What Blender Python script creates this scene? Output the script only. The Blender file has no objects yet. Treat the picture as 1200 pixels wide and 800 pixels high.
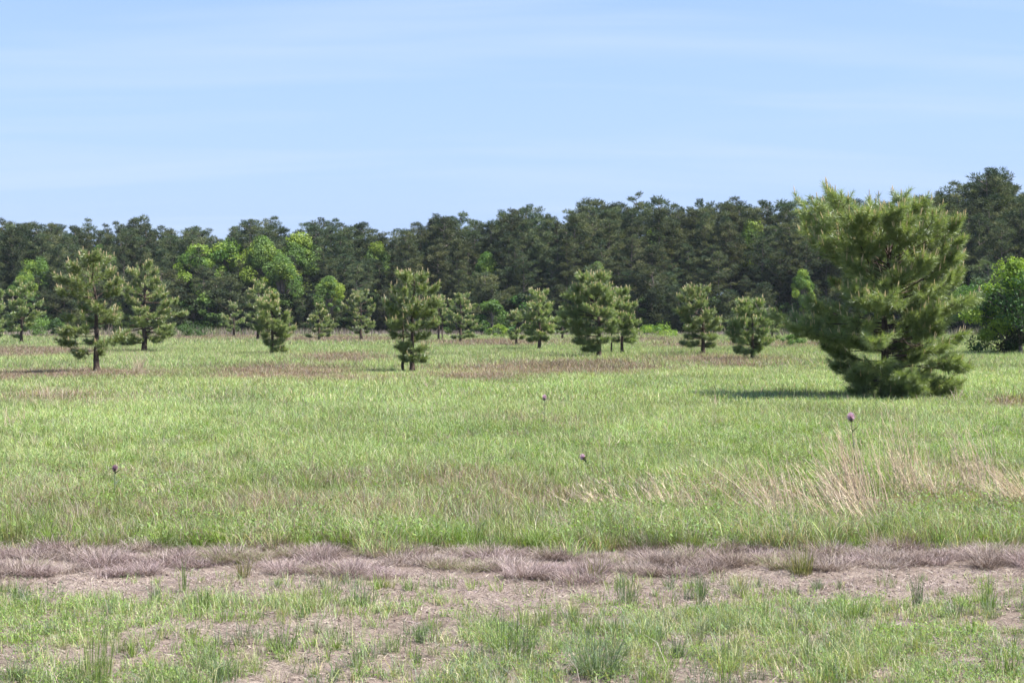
import bpy, math, random
import numpy as np
from mathutils import Vector

# ---------------------------------------------------------------- scene, camera, light
scene = bpy.context.scene
C = scene.collection
EXPOSURE = 1.5
scene.view_settings.view_transform = 'Standard'
scene.view_settings.look = 'None'
scene.view_settings.gamma = 1.0
scene.view_settings.use_curve_mapping = False
scene.view_settings.exposure = EXPOSURE
scene.cycles.max_bounces = 6
scene.cycles.diffuse_bounces = 3
scene.cycles.transmission_bounces = 4
scene.cycles.transparent_max_bounces = 4

CAM_H = 1.7
HAZE = 0.00007
FPX = 1833.0                       # focal length in pixels of a 1200 px wide frame
HOR = 377.0                        # horizon row in that frame
PITCH = math.atan((400 - HOR) / FPX)
cam_d = bpy.data.cameras.new('camera')
cam_d.sensor_width = 36.0
cam_d.lens = FPX / 1200 * 36.0
cam_d.clip_end = 12000
cam_d.clip_start = 0.1
cam_d.dof.use_dof = True
cam_d.dof.focus_distance = 14.0
cam_d.dof.aperture_fstop = 8.0
cam = bpy.data.objects.new('camera', cam_d)
cam.location = (0, 0, CAM_H)
cam.rotation_euler = (math.radians(90) - PITCH, 0, 0)
C.objects.link(cam)
scene.camera = cam

SUN_EL = math.radians(57)
SUN_AZ = math.radians(102)          # clockwise from the view direction: from the right
sun_dir = Vector((math.sin(SUN_AZ) * math.cos(SUN_EL), math.cos(SUN_AZ) * math.cos(SUN_EL), math.sin(SUN_EL)))
sd = bpy.data.lights.new('sun', 'SUN')
sd.energy = 4.6
sd.angle = math.radians(0.53)
sd.color = (1.0, 0.955, 0.88)
sun = bpy.data.objects.new('sun', sd)
sun.rotation_euler = sun_dir.to_track_quat('Z', 'Y').to_euler()
C.objects.link(sun)

world = bpy.data.worlds.new('World')
scene.world = world
world.use_nodes = True
wt = world.node_tree
wt.nodes.clear()
def wn(t, **k):
    n = wt.nodes.new(t)
    for a, b in k.items(): setattr(n, a, b)
    return n
def wl(a, b): wt.links.new(a, b)
sky = wn('ShaderNodeTexSky', sky_type='NISHITA', sun_disc=False, sun_elevation=SUN_EL, sun_rotation=SUN_AZ,
         altitude=0, air_density=1.0, dust_density=0.6, ozone_density=3.0)
bg = wn('ShaderNodeBackground'); bg.inputs[1].default_value = 0.1
out = wn('ShaderNodeOutputWorld')
tc = wn('ShaderNodeTexCoord')
sep = wn('ShaderNodeSeparateXYZ'); wl(tc.outputs['Generated'], sep.inputs[0])
# thin cirrus on a sheet high overhead: direction divided by its height
den = wn('ShaderNodeMath', operation='MAXIMUM'); wl(sep.outputs[2], den.inputs[0]); den.inputs[1].default_value = 0.0
den2 = wn('ShaderNodeMath', operation='ADD'); wl(den.outputs[0], den2.inputs[0]); den2.inputs[1].default_value = 0.10
dx = wn('ShaderNodeMath', operation='DIVIDE'); wl(sep.outputs[0], dx.inputs[0]); wl(den2.outputs[0], dx.inputs[1])
dy = wn('ShaderNodeMath', operation='DIVIDE'); wl(sep.outputs[1], dy.inputs[0]); wl(den2.outputs[0], dy.inputs[1])
comb = wn('ShaderNodeCombineXYZ'); wl(dx.outputs[0], comb.inputs[0]); wl(dy.outputs[0], comb.inputs[1])
mp = wn('ShaderNodeMapping'); wl(comb.outputs[0], mp.inputs[0])
mp.inputs['Scale'].default_value = (0.55, 2.0, 1.0); mp.inputs['Rotation'].default_value = (0, 0, math.radians(8)); mp.inputs['Location'].default_value = (3.1, 1.7, 0)
nz = wn('ShaderNodeTexNoise'); nz.inputs['Scale'].default_value = 1.0; nz.inputs['Detail'].default_value = 5; nz.inputs['Roughness'].default_value = 0.5; nz.inputs['Distortion'].default_value = 0.5
wl(mp.outputs[0], nz.inputs['Vector'])
rmp = wn('ShaderNodeMapRange'); rmp.inputs['From Min'].default_value = 0.44; rmp.inputs['From Max'].default_value = 0.68
rmp.inputs['To Min'].default_value = 0.0; rmp.inputs['To Max'].default_value = 0.6
wl(nz.outputs[0], rmp.inputs['Value'])
mixc = wn('ShaderNodeMix', data_type='RGBA'); pass
tint = wn('ShaderNodeMix', data_type='RGBA', blend_type='MULTIPLY'); tint.inputs[0].default_value = 1.0
wl(sky.outputs[0], tint.inputs[6]); tint.inputs[7].default_value = (0.50, 0.60, 0.88, 1)
wl(tint.outputs[2], mixc.inputs[6]); mixc.inputs[7].default_value = (1.94, 2.54, 3.72, 1)
# a milky veil that thickens towards the horizon, then the streaks on top of it
vp = wn('ShaderNodeMath', operation='DIVIDE'); vp.inputs[0].default_value = -0.16; vp.use_clamp = False; wl(den.outputs[0], vp.inputs[1])
ve = wn('ShaderNodeMath', operation='EXPONENT'); wl(vp.outputs[0], ve.inputs[0])
vi = wn('ShaderNodeMath', operation='SUBTRACT'); vi.inputs[0].default_value = 1.0; wl(ve.outputs[0], vi.inputs[1]); wl(vi.outputs[0], mixc.inputs[0])
mix2 = wn('ShaderNodeMix', data_type='RGBA'); wl(rmp.outputs[0], mix2.inputs[0]); wl(mixc.outputs[2], mix2.inputs[6]); mix2.inputs[7].default_value = (2.25, 2.82, 3.70, 1)
wl(mix2.outputs[2], bg.inputs[0]); wl(bg.outputs[0], out.inputs[0])

# ---------------------------------------------------------------- helpers
R = np.random.RandomState
def hsh(i, j, s):
    v = np.sin(i * 127.1 + j * 311.7 + s * 74.7) * 43758.5453
    return v - np.floor(v)
def vnoise(x, y, s=0):
    xi = np.floor(x); yi = np.floor(y); fx = x - xi; fy = y - yi
    fx = fx * fx * (3 - 2 * fx); fy = fy * fy * (3 - 2 * fy)
    a = hsh(xi, yi, s); b = hsh(xi + 1, yi, s); c = hsh(xi, yi + 1, s); d = hsh(xi + 1, yi + 1, s)
    return (a * (1 - fx) + b * fx) * (1 - fy) + (c * (1 - fx) + d * fx) * fy
def fbm(x, y, s=0, o=4):
    t = 0; a = 0.5; n = 0
    for k in range(o):
        t = t + a * vnoise(x * 2 ** k, y * 2 ** k, s + k * 7); n += a; a *= 0.5
    return t / n
def sstep(a, b, x):
    t = np.clip((x - a) / (b - a), 0, 1); return t * t * (3 - 2 * t)
def gz(x, y):
    x = np.asarray(x, float); y = np.asarray(y, float)
    near = 1 - sstep(12, 30, y)
    return (fbm(x * 0.8, y * 0.8, 3, 4) - 0.5) * 0.07 * near + (fbm(x * 0.05, y * 0.05, 9, 2) - 0.5) * 0.12 * sstep(14, 40, y) * (1 - sstep(180, 300, y))
def X_at(px, Y):                    # sideways position at depth Y of a column of the 1200 px frame
    return (px - 600.0) / FPX * Y
def Y_of(py):                       # depth where the ground shows in row py
    return CAM_H * FPX / (py - HOR)
def Z_at(py, Y):
    return CAM_H + (HOR - py) / FPX * Y

def mesh_obj(name, V, F, mats, parent=None, col=None, mi=None, smooth=False):
    me = bpy.data.meshes.new(name)
    V = np.asarray(V, np.float32); F = np.asarray(F, np.int32)
    me.vertices.add(len(V)); me.vertices.foreach_set('co', V.ravel())
    k = F.shape[1]
    me.loops.add(F.size); me.loops.foreach_set('vertex_index', F.ravel())
    me.polygons.add(len(F)); me.polygons.foreach_set('loop_start', np.arange(0, F.size, k, dtype=np.int32))
    me.polygons.foreach_set('loop_total', np.full(len(F), k, np.int32))
    for m in (mats if isinstance(mats, (list, tuple)) else [mats]): me.materials.append(m)
    if mi is not None: me.polygons.foreach_set('material_index', np.asarray(mi, np.int32))
    if smooth: me.polygons.foreach_set('use_smooth', np.ones(len(F), bool))
    me.update(calc_edges=True)
    if col is not None:
        a = me.color_attributes.new('pigment', 'FLOAT_COLOR', 'POINT')
        c = np.ones((len(V), 4), np.float32); c[:, :3] = col; a.data.foreach_set('color', c.ravel())
    o = bpy.data.objects.new(name, me); C.objects.link(o)
    if parent is not None: o.parent = parent
    return o
class MB:
    def __init__(s): s.V = []; s.F = []; s.c = []; s.m = []; s.n = 0
    def add(s, V, F, col, mi=0):
        V = np.asarray(V, float).reshape(-1, 3); F = np.asarray(F, int).reshape(-1, 3)
        s.V.append(V); s.F.append(F + s.n); s.n += len(V)
        col = np.asarray(col, float)
        s.c.append(np.broadcast_to(col, (len(V), 3))); s.m.append(np.full(len(F), mi))
    def build(s, name, mats, parent=None, smooth=False):
        return mesh_obj(name, np.concatenate(s.V), np.concatenate(s.F), mats, parent, np.concatenate(s.c), np.concatenate(s.m), smooth)
def tag(o, label=None, cat=None, group=None, kind=None):
    if label: o['label'] = label
    if cat: o['category'] = cat
    if group: o['group'] = group
    if kind: o['kind'] = kind
    return o
def empty(name, loc, label, cat, group=None):
    o = bpy.data.objects.new(name, None); o.empty_display_size = 0.2; o.location = loc; C.objects.link(o)
    return tag(o, label, cat, group)
def dup(root, loc, rz, sc, label, group=None):
    r = root.copy(); C.objects.link(r); r.location = loc; r.rotation_euler = (0, 0, rz); r.scale = sc
    r['label'] = label
    if group: r['group'] = group
    for ch in list(root.children):
        c = ch.copy(); C.objects.link(c); c.parent = r
    return r
def unit(v): return v / (np.linalg.norm(v, axis=-1, keepdims=True) + 1e-9)

def tube(mb, P, rad, sides, col, mi=0):
    P = np.asarray(P, float); n = len(P); rad = np.asarray(rad, float)
    T = np.gradient(P, axis=0); T = unit(T)
    ref = np.array([0, 0, 1.0]) if abs(T[0, 2]) < 0.8 else np.array([1.0, 0, 0])
    A = unit(np.cross(T, ref)); B = np.cross(T, A)
    th = np.arange(sides) / sides * 2 * np.pi
    V = P[:, None] + rad[:, None, None] * (np.cos(th)[None, :, None] * A[:, None] + np.sin(th)[None, :, None] * B[:, None])
    F = []
    for i in range(n - 1):
        for j in range(sides):
            a = i * sides + j; b = i * sides + (j + 1) % sides; c = a + sides; d = b + sides
            F += [(a, b, d), (a, d, c)]
    mb.add(V.reshape(-1, 3), F, col, mi)

def needles(mb, O, D, L, W, col, rs, mi=0):
    """one slender triangle per fascicle"""
    D = unit(D); n = len(O)
    S = unit(np.cross(D, rs.normal(size=(n, 3)))) * (np.asarray(W).reshape(-1, 1) * 0.5)
    V = np.empty((n, 3, 3)); V[:, 0] = O - S; V[:, 1] = O + S; V[:, 2] = O + D * np.asarray(L).reshape(-1, 1)
    mb.add(V.reshape(-1, 3), np.arange(n * 3).reshape(-1, 3), np.repeat(np.broadcast_to(col, (n, 3)), 3, axis=0), mi)

def blades(mb, x, y, z, az, h, lean, w, col, rs, bend=0.35, mi=0):
    """grass blades: a quad and a triangle each"""
    n = len(x); d = np.stack([np.cos(az), np.sin(az), np.zeros(n)], 1)
    sa = az + np.pi / 2 + rs.uniform(-1.2, 1.2, n)
    s = np.stack([np.cos(sa), np.sin(sa), np.zeros(n)], 1) * (w * 0.5)[:, None]
    B = np.stack([x, y, z], 1)
    up = np.array([0, 0, 1.0])
    M = B + d * (lean * h * bend)[:, None] + up * (h * 0.58)[:, None]
    T = B + d * (lean * h)[:, None] + up * (h * np.clip(1 - 0.25 * lean, 0.3, 1))[:, None]
    V = np.stack([B - s, B + s, M - s * 0.8, M + s * 0.8, T], 1)
    k = np.arange(n)[:, None] * 5
    F = np.concatenate([k + [0, 1, 3], k + [0, 3, 2], k + [2, 3, 4]], 0)
    mb.add(V.reshape(-1, 3), F, np.repeat(col, 5, axis=0), mi)

# ---------------------------------------------------------------- materials
def leaf_mat(name, trans=0.3, gloss=0.05, rough=0.5, tcol=(1.15, 1.25, 0.5), vary=0.0):
    m = bpy.data.materials.new(name); m.use_nodes = True; nt = m.node_tree; nt.nodes.clear()
    N = nt.nodes.new; L = nt.links.new
    at = N('ShaderNodeVertexColor'); at.layer_name = 'pigment'
    oi = N('ShaderNodeObjectInfo')
    hs = N('ShaderNodeHueSaturation')
    mr = N('ShaderNodeMapRange'); mr.inputs['To Min'].default_value = 1 - vary; mr.inputs['To Max'].default_value = 1 + vary
    L(oi.outputs['Random'], mr.inputs['Value']); L(mr.outputs[0], hs.inputs['Value'])
    mh = N('ShaderNodeMath'); mh.operation = 'MULTIPLY_ADD'; wn_ = N('ShaderNodeTexWhiteNoise'); wn_.noise_dimensions = '1D'; L(oi.outputs['Random'], wn_.inputs['W']); L(wn_.outputs['Value'], mh.inputs[0]); mh.inputs[1].default_value = 0.15 * vary; mh.inputs[2].default_value = 0.5 - 0.075 * vary
    L(mh.outputs[0], hs.inputs['Hue'])
    L(at.outputs[0], hs.inputs['Color'])
    tm = N('ShaderNodeMix'); tm.data_type = 'RGBA'; tm.blend_type = 'MULTIPLY'; tm.inputs[0].default_value = 1
    L(hs.outputs[0], tm.inputs[6]); tm.inputs[7].default_value = (*tcol, 1)
    d = N('ShaderNodeBsdfDiffuse'); t = N('ShaderNodeBsdfTranslucent'); g = N('ShaderNodeBsdfGlossy')
    g.inputs['Roughness'].default_value = rough; g.inputs['Color'].default_value = (0.9, 0.95, 1, 1)
    L(hs.outputs[0], d.inputs[0]); L(tm.outputs[2], t.inputs[0])
    m1 = N('ShaderNodeMixShader'); m1.inputs[0].default_value = trans; L(d.outputs[0], m1.inputs[1]); L(t.outputs[0], m1.inputs[2])
    m2 = N('ShaderNodeMixShader'); m2.inputs[0].default_value = gloss; L(m1.outputs[0], m2.inputs[1]); L(g.outputs[0], m2.inputs[2])
    o = N('ShaderNodeOutputMaterial'); L(m2.outputs[0], o.inputs[0])
    return m
def bark_mat(name, a, b, sc=12):
    m = bpy.data.materials.new(name); m.use_nodes = True; nt = m.node_tree; N = nt.nodes.new; L = nt.links.new
    p = nt.nodes['Principled BSDF']; p.inputs['Roughness'].default_value = 0.9; p.inputs['Specular IOR Level'].default_value = 0.15
    tcn = N('ShaderNodeTexCoord'); mpn = N('ShaderNodeMapping'); mpn.inputs['Scale'].default_value = (1, 1, 0.35)
    L(tcn.outputs['Object'], mpn.inputs[0])
    v = N('ShaderNodeTexVoronoi'); v.inputs['Scale'].default_value = sc * 2; L(mpn.outputs[0], v.inputs['Vector'])
    n = N('ShaderNodeTexNoise'); n.inputs['Scale'].default_value = sc; n.inputs['Detail'].default_value = 6; L(mpn.outputs[0], n.inputs['Vector'])
    r = N('ShaderNodeValToRGB'); r.color_ramp.elements[0].position = 0.3; r.color_ramp.elements[1].position = 0.7
    r.color_ramp.elements[0].color = (*a, 1); r.color_ramp.elements[1].color = (*b, 1)
    L(n.outputs[0], r.inputs[0]); L(r.outputs[0], p.inputs['Base Color'])
    bp = N('ShaderNodeBump'); bp.inputs['Strength'].default_value = 0.8; bp.inputs['Distance'].default_value = 0.02
    L(v.outputs['Distance'], bp.inputs['Height']); L(bp.outputs[0], p.inputs['Normal'])
    return m
M_grass = leaf_mat('grass_blades', 0.35, 0.02, 0.5)
M_dry = leaf_mat('dry_stems', 0.2, 0.03, 0.6, (1.05, 1.0, 0.8))
M_needle = leaf_mat('pine_needles', 0.35, 0.05, 0.4, vary=0.1)
M_far = leaf_mat('far_foliage', 0.25, 0.008, 0.6, vary=0.38)
M_broad = leaf_mat('broad_leaves', 0.4, 0.02, 0.6, vary=0.12)
M_bark = bark_mat('young_pine_bark', (0.035, 0.028, 0.024), (0.12, 0.085, 0.065), 14)
M_barkf = bark_mat('old_pine_bark', (0.10, 0.085, 0.075), (0.24, 0.20, 0.17), 3)
M_petal = leaf_mat('flower_petals', 0.3, 0.03, 0.6, (1.0, 0.8, 1.0))

def soil_mat():
    m = bpy.data.materials.new('field_soil'); m.use_nodes = True; nt = m.node_tree; N = nt.nodes.new; L = nt.links.new
    p = nt.nodes['Principled BSDF']; p.inputs['Roughness'].default_value = 0.95; p.inputs['Specular IOR Level'].default_value = 0.1
    tcn = N('ShaderNodeTexCoord'); ob = tcn.outputs['Object']
    n1 = N('ShaderNodeTexNoise'); n1.inputs['Scale'].default_value = 1.3; n1.inputs['Detail'].default_value = 8; n1.inputs['Roughness'].default_value = 0.65; L(ob, n1.inputs['Vector'])
    n2 = N('ShaderNodeTexNoise'); n2.inputs['Scale'].default_value = 28; n2.inputs['Detail'].default_value = 6; n2.inputs['Roughness'].default_value = 0.7; L(ob, n2.inputs['Vector'])
    v = N('ShaderNodeTexVoronoi'); v.feature = 'DISTANCE_TO_EDGE'; v.inputs['Scale'].default_value = 13; 
    wv = N('ShaderNodeMix'); wv.data_type = 'VECTOR'; wv.inputs[0].default_value = 0.25
    L(ob, wv.inputs[4]); L(n2.outputs['Color'], wv.inputs[5]); L(wv.outputs[1], v.inputs['Vector'])
    r1 = N('ShaderNodeValToRGB'); e = r1.color_ramp.elements
    e[0].position = 0.3; e[0].color = (0.19, 0.145, 0.115, 1); e[1].position = 0.72; e[1].color = (0.33, 0.27, 0.225, 1)
    k = e.new(0.52); k.color = (0.265, 0.21, 0.175, 1)
    L(n1.outputs[0], r1.inputs[0])
    r2 = N('ShaderNodeMapRange'); r2.inputs['From Min'].default_value = 0.3; r2.inputs['From Max'].default_value = 0.7; r2.inputs['To Min'].default_value = 0.6; r2.inputs['To Max'].default_value = 1.25
    L(n2.outputs[0], r2.inputs['Value'])
    mu = N('ShaderNodeMix'); mu.data_type = 'RGBA'; mu.blend_type = 'MULTIPLY'; mu.inputs[0].default_value = 1; L(r1.outputs[0], mu.inputs[6]); L(r2.outputs[0], mu.inputs[7])
    cr = N('ShaderNodeMapRange'); cr.inputs['From Min'].default_value = 0.0; cr.inputs['From Max'].default_value = 0.05; cr.inputs['To Min'].default_value = 0.8; L(v.outputs['Distance'], cr.inputs['Value'])
    mu2 = N('ShaderNodeMix'); mu2.data_type = 'RGBA'; mu2.blend_type = 'MULTIPLY'; mu2.inputs[0].default_value = 1; L(mu.outputs[2], mu2.inputs[6]); L(cr.outputs[0], mu2.inputs[7])
    # thatch of the meadow beyond the verge
    sp = N('ShaderNodeSeparateXYZ'); L(ob, sp.inputs[0])
    ad = N('ShaderNodeMath'); ad.operation = 'ADD'; L(sp.outputs[1], ad.inputs[0]); L(n1.outputs[0], ad.inputs[1])
    mk = N('ShaderNodeMapRange'); mk.inputs['From Min'].default_value = 11.9; mk.inputs['From Max'].default_value = 12.6; L(ad.outputs[0], mk.inputs['Value'])
    r3 = N('ShaderNodeValToRGB'); r3.color_ramp.elements[0].color = (0.055, 0.05, 0.03, 1); r3.color_ramp.elements[1].color = (0.13, 0.135, 0.055, 1); L(n2.outputs[0], r3.inputs[0])
    mf = N('ShaderNodeMix'); mf.data_type = 'RGBA'; L(mk.outputs[0], mf.inputs[0]); L(mu2.outputs[2], mf.inputs[6]); L(r3.outputs[0], mf.inputs[7])
    L(mf.outputs[2], p.inputs['Base Color'])
    hm = N('ShaderNodeMath'); hm.operation = 'MULTIPLY'; L(cr.outputs[0], hm.inputs[0]); L(n2.outputs[0], hm.inputs[1])
    bp = N('ShaderNodeBump'); bp.inputs['Strength'].default_value = 1.0; bp.inputs['Distance'].default_value = 0.025; L(hm.outputs[0], bp.inputs['Height']); L(bp.outputs[0], p.inputs['Normal'])
    return m
M_soil = soil_mat()
M_clod = leaf_mat('dried_mud', 0.0, 0.0, 0.9)

# ---------------------------------------------------------------- ground: one sheet to the horizon
ys = np.unique(np.concatenate([np.linspace(-3000, -20, 8), np.linspace(-20, 4, 10), np.arange(4, 18, 0.12), np.arange(18, 60, 1.2), np.arange(60, 320, 8), np.linspace(320, 6000, 14)]))
xs = np.unique(np.concatenate([np.linspace(-4000, -120, 12), np.linspace(-120, -9, 28), np.arange(-9, 9, 0.12), np.linspace(9, 120, 28), np.linspace(120, 4000, 12)]))
GX, GY = np.meshgrid(xs, ys)
V = np.stack([GX, GY, gz(GX, GY)], -1).reshape(-1, 3)
nx = len(xs); ii, jj = np.meshgrid(np.arange(len(ys) - 1), np.arange(nx - 1), indexing='ij'); a = (ii * nx + jj).ravel()
F = np.stack([a, a + 1, a + nx + 1, a + nx], 1)
tag(mesh_obj('ground', V, F, M_soil, smooth=True), 'pale cracked soil under the verge and the meadow', 'ground', kind='structure')

# ---------------------------------------------------------------- meadow grass
PAL = dict(green=(0.200, 0.285, 0.108), bright=(0.235, 0.345, 0.118), blue=(0.195, 0.255, 0.155), yellow=(0.345, 0.38, 0.155),
           straw=(0.40, 0.33, 0.20), pale=(0.46, 0.42, 0.30), mauve=(0.27, 0.185, 0.16), brown=(0.17, 0.10, 0.075), gray=(0.26, 0.24, 0.20))
PK = list(PAL); PC = np.array([PAL[k] for k in PK])
def pick(w, rs):
    """w: (n, kinds) weights -> pigment per blade"""
    w = np.cumsum(w / w.sum(1, keepdims=True), 1)
    i = (rs.uniform(size=(len(w), 1)) > w).sum(1).clip(0, len(PK) - 1)
    return PC[i] * rs.uniform(0.5, 1.5, (len(w), 1))
# patches of reddish dead growth across the field, read off the photograph: column, row, half width, half depth (px), strength
PATCH = [(335, 436, 62, 7, 1.0), (400, 419, 38, 4, .8), (655, 432, 95, 5, 1.1), (560, 441, 55, 5, .6), (830, 421, 70, 4, .55), (690, 425, 80, 3, .6), (40, 412, 60, 3, .9),
         (90, 439, 85, 4, .9), (0, 443, 30, 5, .8), (230, 391, 75, 5, 1.2), (170, 391, 60, 4, .9), (395, 398, 60, 2.6, 1.0), (580, 402, 62, 2.6, 1.1), (60, 391, 30, 3, 1),
         (735, 399, 60, 3, .6), (810, 405, 40, 2.5, .7), (900, 404, 60, 2.5, .5), (1190, 474, 25, 6, .3), (335, 443, 75, 3, .6), (690, 588, 130, 15, .36), (960, 590, 190, 18, .42), (240, 598, 170, 12, .3), (500, 572, 130, 12, .26), (130, 560, 90, 8, .2), (420, 610, 140, 10, .25), (70, 470, 60, 7, .3), (1130, 560, 70, 12, .2), (650, 500, 60, 5, .1), (420, 446, 70, 3.5, .35), (15, 415, 40, 2.5, .7), (860, 427, 50, 3, .4)]
def patch_mask(x, y):
    py = HOR + CAM_H * FPX / y; px = 600 + x / y * FPX
    m = np.zeros_like(x)
    for cx, cy, wx, wy, s in PATCH:
        q = ((px - cx) / wx) ** 2 + ((py - cy) / wy) ** 2
        m = np.maximum(m, s * np.exp(-q * 0.9))
    return 2.3 * m * (0.35 + 1.2 * fbm(px * 0.05, py * 0.25, 51, 3))
def meadow_weights(x, y):
    n = len(x); w = np.zeros((n, len(PK)))
    a = fbm(x * 0.35 / (1 + y * 0.012), y * 0.22 / (1 + y * 0.012), 21, 4); b = fbm(x * 1.1, y * 0.7, 33, 3); c = fbm(x * 0.09, y * 0.05, 44, 3)
    far = sstep(20, 60, y)
    w[:, 0] = 1.0 + 1.5 * (a - .5); w[:, 1] = 1.0 + 3 * np.clip(c - .45, 0, 1); w[:, 2] = 0.35 + 1.8 * np.clip(b - .5, 0, 1) * (1 - far); w[:, 3] = 0.5 + 1.2 * sstep(.4, .7, a) + 0.5 * far
    w[:, 4] = 0.16 + 0.5 * sstep(.52, .75, b); w[:, 5] = 0.36 + 0.1 * far
    edge = 1 - sstep(13.2, 18.5, y + 5 * (b - .5))
    w[:, 6] = 0.30 + 1.5 * edge * sstep(.45, .62, a) + .5 * sstep(.55, .7, b); w[:, 8] = 0.18 + 0.9 * edge * sstep(.4, .6, b); w[:, 4] += 0.35 * edge; w[:, 7] = .10 * edge
    pm = patch_mask(x, y)[:, None]
    dead = np.zeros(len(PK)); dead[8] = 1.5; dead[6] = 4.5; dead[7] = 2.2; dead[4] = 1.2; dead[0] = .5
    return np.clip(w, 0, 9) * np.clip(1 - pm, 0.05, 1) + dead * np.clip(pm, 0, 1.3)
def field_zone(mb, y0, y1, dens, per, h, w, seed, spread, tri=False):
    rs = R(seed)
    def half(y): return y * 0.345 + 2.2
    area = (half(y0) + half(y1)) * (y1 - y0); nt = int(area * dens / per)
    y = rs.uniform(y0, y1, nt * 2); keep = rs.uniform(0, half(y1), nt * 2) < half(y); y = y[keep][:nt]
    x = rs.uniform(-1, 1, len(y)) * half(y)
    g = fbm(x * 0.9, y * 0.6, 5, 3)
    th = rs.uniform(0.5, 1.35, len(x)) * (0.25 + 1.6 * g) * (0.75 + .6 * fbm(x * 2.5, y * 2.0, 15, 2))
    X = np.repeat(x, per) + rs.normal(0, spread, len(x) * per); Y = np.repeat(y, per) + rs.normal(0, spread, len(x) * per); TH = np.repeat(th, per)
    n = len(X)
    if y0 < 13: k = Y > 11.60 + 0.75 * (fbm(X * 2.2, X * 0 + 2, 8, 3) - .5) * 2; 
    else: k = np.ones(n, bool)
    X, Y, TH = X[k], Y[k], TH[k]; n = len(X)
    W = meadow_weights(X, Y); col = pick(W, rs) * (.66 + .70 * fbm(X * .5, Y * .3, 88, 4))[:, None]
    pm = np.clip(patch_mask(X, Y), 0, 1)
    H = h * TH * rs.uniform(0.5, 1.15, n) * (1 - 0.1 * pm)
    az = rs.uniform(0, 2 * np.pi, n); lean = rs.uniform(0.05, 1.5, n)
    if tri:
        D = np.stack([np.cos(az) * lean, np.sin(az) * lean, np.ones(n)], 1)
        needles(mb, np.stack([X, Y, gz(X, Y)], 1), D, H, w * rs.uniform(.6, 1.4, n), col, rs)
    else:
        blades(mb, X, Y, gz(X, Y), az, H, lean, w * rs.uniform(.6, 1.4, n), col, rs)
mb = MB()
field_zone(mb, 11.2, 14.5, 3000, 12, 0.15, 0.0036, 1, 0.035)
field_zone(mb, 14.5, 20, 2400, 12, 0.14, 0.0042, 2, 0.05)
field_zone(mb, 20, 32, 1500, 11, 0.14, 0.0058, 3, 0.07)
tag(mb.build('meadow_grass', M_grass), 'bright green meadow grass with pale stems growing behind the dead verge', 'grass', kind='stuff')
mb = MB()
field_zone(mb, 32, 55, 560, 10, 0.15, 0.0092, 4, 0.12)
field_zone(mb, 55, 110, 150, 9, 0.18, 0.021, 5, 0.25, True)
field_zone(mb, 110, 235, 40, 8, 0.24, 0.046, 6, 0.45, True)
tag(mb.build('far_meadow_grass', M_grass), 'yellow green grass of the open field around the young pines', 'grass', kind='stuff')

# weed leaves: small broad leaves low in the near meadow edge and the verge
def weeds(mb, x, y, per, r, hgt, size, seed, pal):
    rs = R(seed); n = len(x) * per
    X = np.repeat(x, per) + rs.normal(0, r, n); Y = np.repeat(y, per) + rs.normal(0, r, n); Z = gz(X, Y) + rs.uniform(0, 1, n) ** 1.3 * hgt
    az = rs.uniform(0, 2 * np.pi, n); up = rs.uniform(-0.1, 1.1, n)
    D = unit(np.stack([np.cos(az), np.sin(az), up], 1)); S = unit(np.cross(D, np.array([0, 0, 1.0]) + rs.normal(0, .3, (n, 3))))
    L = (size * rs.uniform(.5, 1.3, n))[:, None]; P = np.stack([X, Y, Z], 1)
    V = np.stack([P, P + D * L * .5 + S * L * .22, P + D * L, P + D * L * .5 - S * L * .22], 1)
    k = np.arange(n)[:, None] * 4; F = np.concatenate([k + [0, 1, 2], k + [0, 2, 3]], 0)
    c = np.array(pal)[rs.randint(0, len(pal), n)] * rs.uniform(.75, 1.25, (n, 1))
    mb.add(V.reshape(-1, 3), F, np.repeat(c, 4, axis=0))
rs = R(71)
mb = MB()
y = 11.65 + 13 * rs.uniform(0, 1, 9000) ** 1.3; x = rs.uniform(-1, 1, 9000) * (y * .345 + 2); k = fbm(x * .9, y * .7, 14, 3) > .42
weeds(mb, x[k], y[k], 16, 0.07, 0.17, 0.032, 72, [(0.16, .25, .07), (.22, .33, .08), (.12, .19, .06), (.20, .26, .11)])
tag(mb.build('leafy_weeds', M_broad), 'low leafy weeds mixed into the front edge of the meadow', 'weeds', kind='stuff')

# separate bunches of one growth each, so that the sward has clumps and gaps
def bunches(name, label, cat, x, y, hr, rr, n_each, wid, cols, seed, spread=1.3):
    rs = R(seed); mb = MB(); m = len(x); n = m * n_each
    rad = np.repeat(rs.uniform(*rr, m), n_each); a = rs.uniform(0, 6.28, n); q = np.sqrt(rs.uniform(0, 1, n)) * rad
    X = np.repeat(x, n_each) + np.cos(a) * q; Y = np.repeat(y, n_each) + np.sin(a) * q
    h = np.repeat(rs.uniform(*hr, m), n_each) * rs.uniform(.35, 1.1, n)
    c = np.repeat(np.array(cols)[rs.randint(0, len(cols), m)], n_each, axis=0) * rs.uniform(.7, 1.3, (n, 1))
    blades(mb, X, Y, gz(X, Y), a + rs.normal(0, .8, n), h, rs.uniform(.05, spread, n), wid * rs.uniform(.5, 1.2, n), c, rs, rs.uniform(.15, .5, n))
    return tag(mb.build(name, M_grass), label, cat, kind='stuff')
rs = R(611); y = 11.6 + 14 * rs.uniform(0, 1, 4200) ** 1.5; x = rs.uniform(-1, 1, 4200) * (y * .345 + 2)
bunches('meadow_bunches', 'uneven bunches of bright, bluish and brownish grass near the front of the meadow', 'grass', x, y, (.10, .24), (.03, .12), 55, .0042,
        [(.17, .26, .05), (.20, .29, .05), (.12, .17, .05), (.16, .20, .11), (.24, .26, .10), (.28, .22, .18), (.24, .20, .15), (.10, .15, .05), (.21, .28, .06)], 612)
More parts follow.
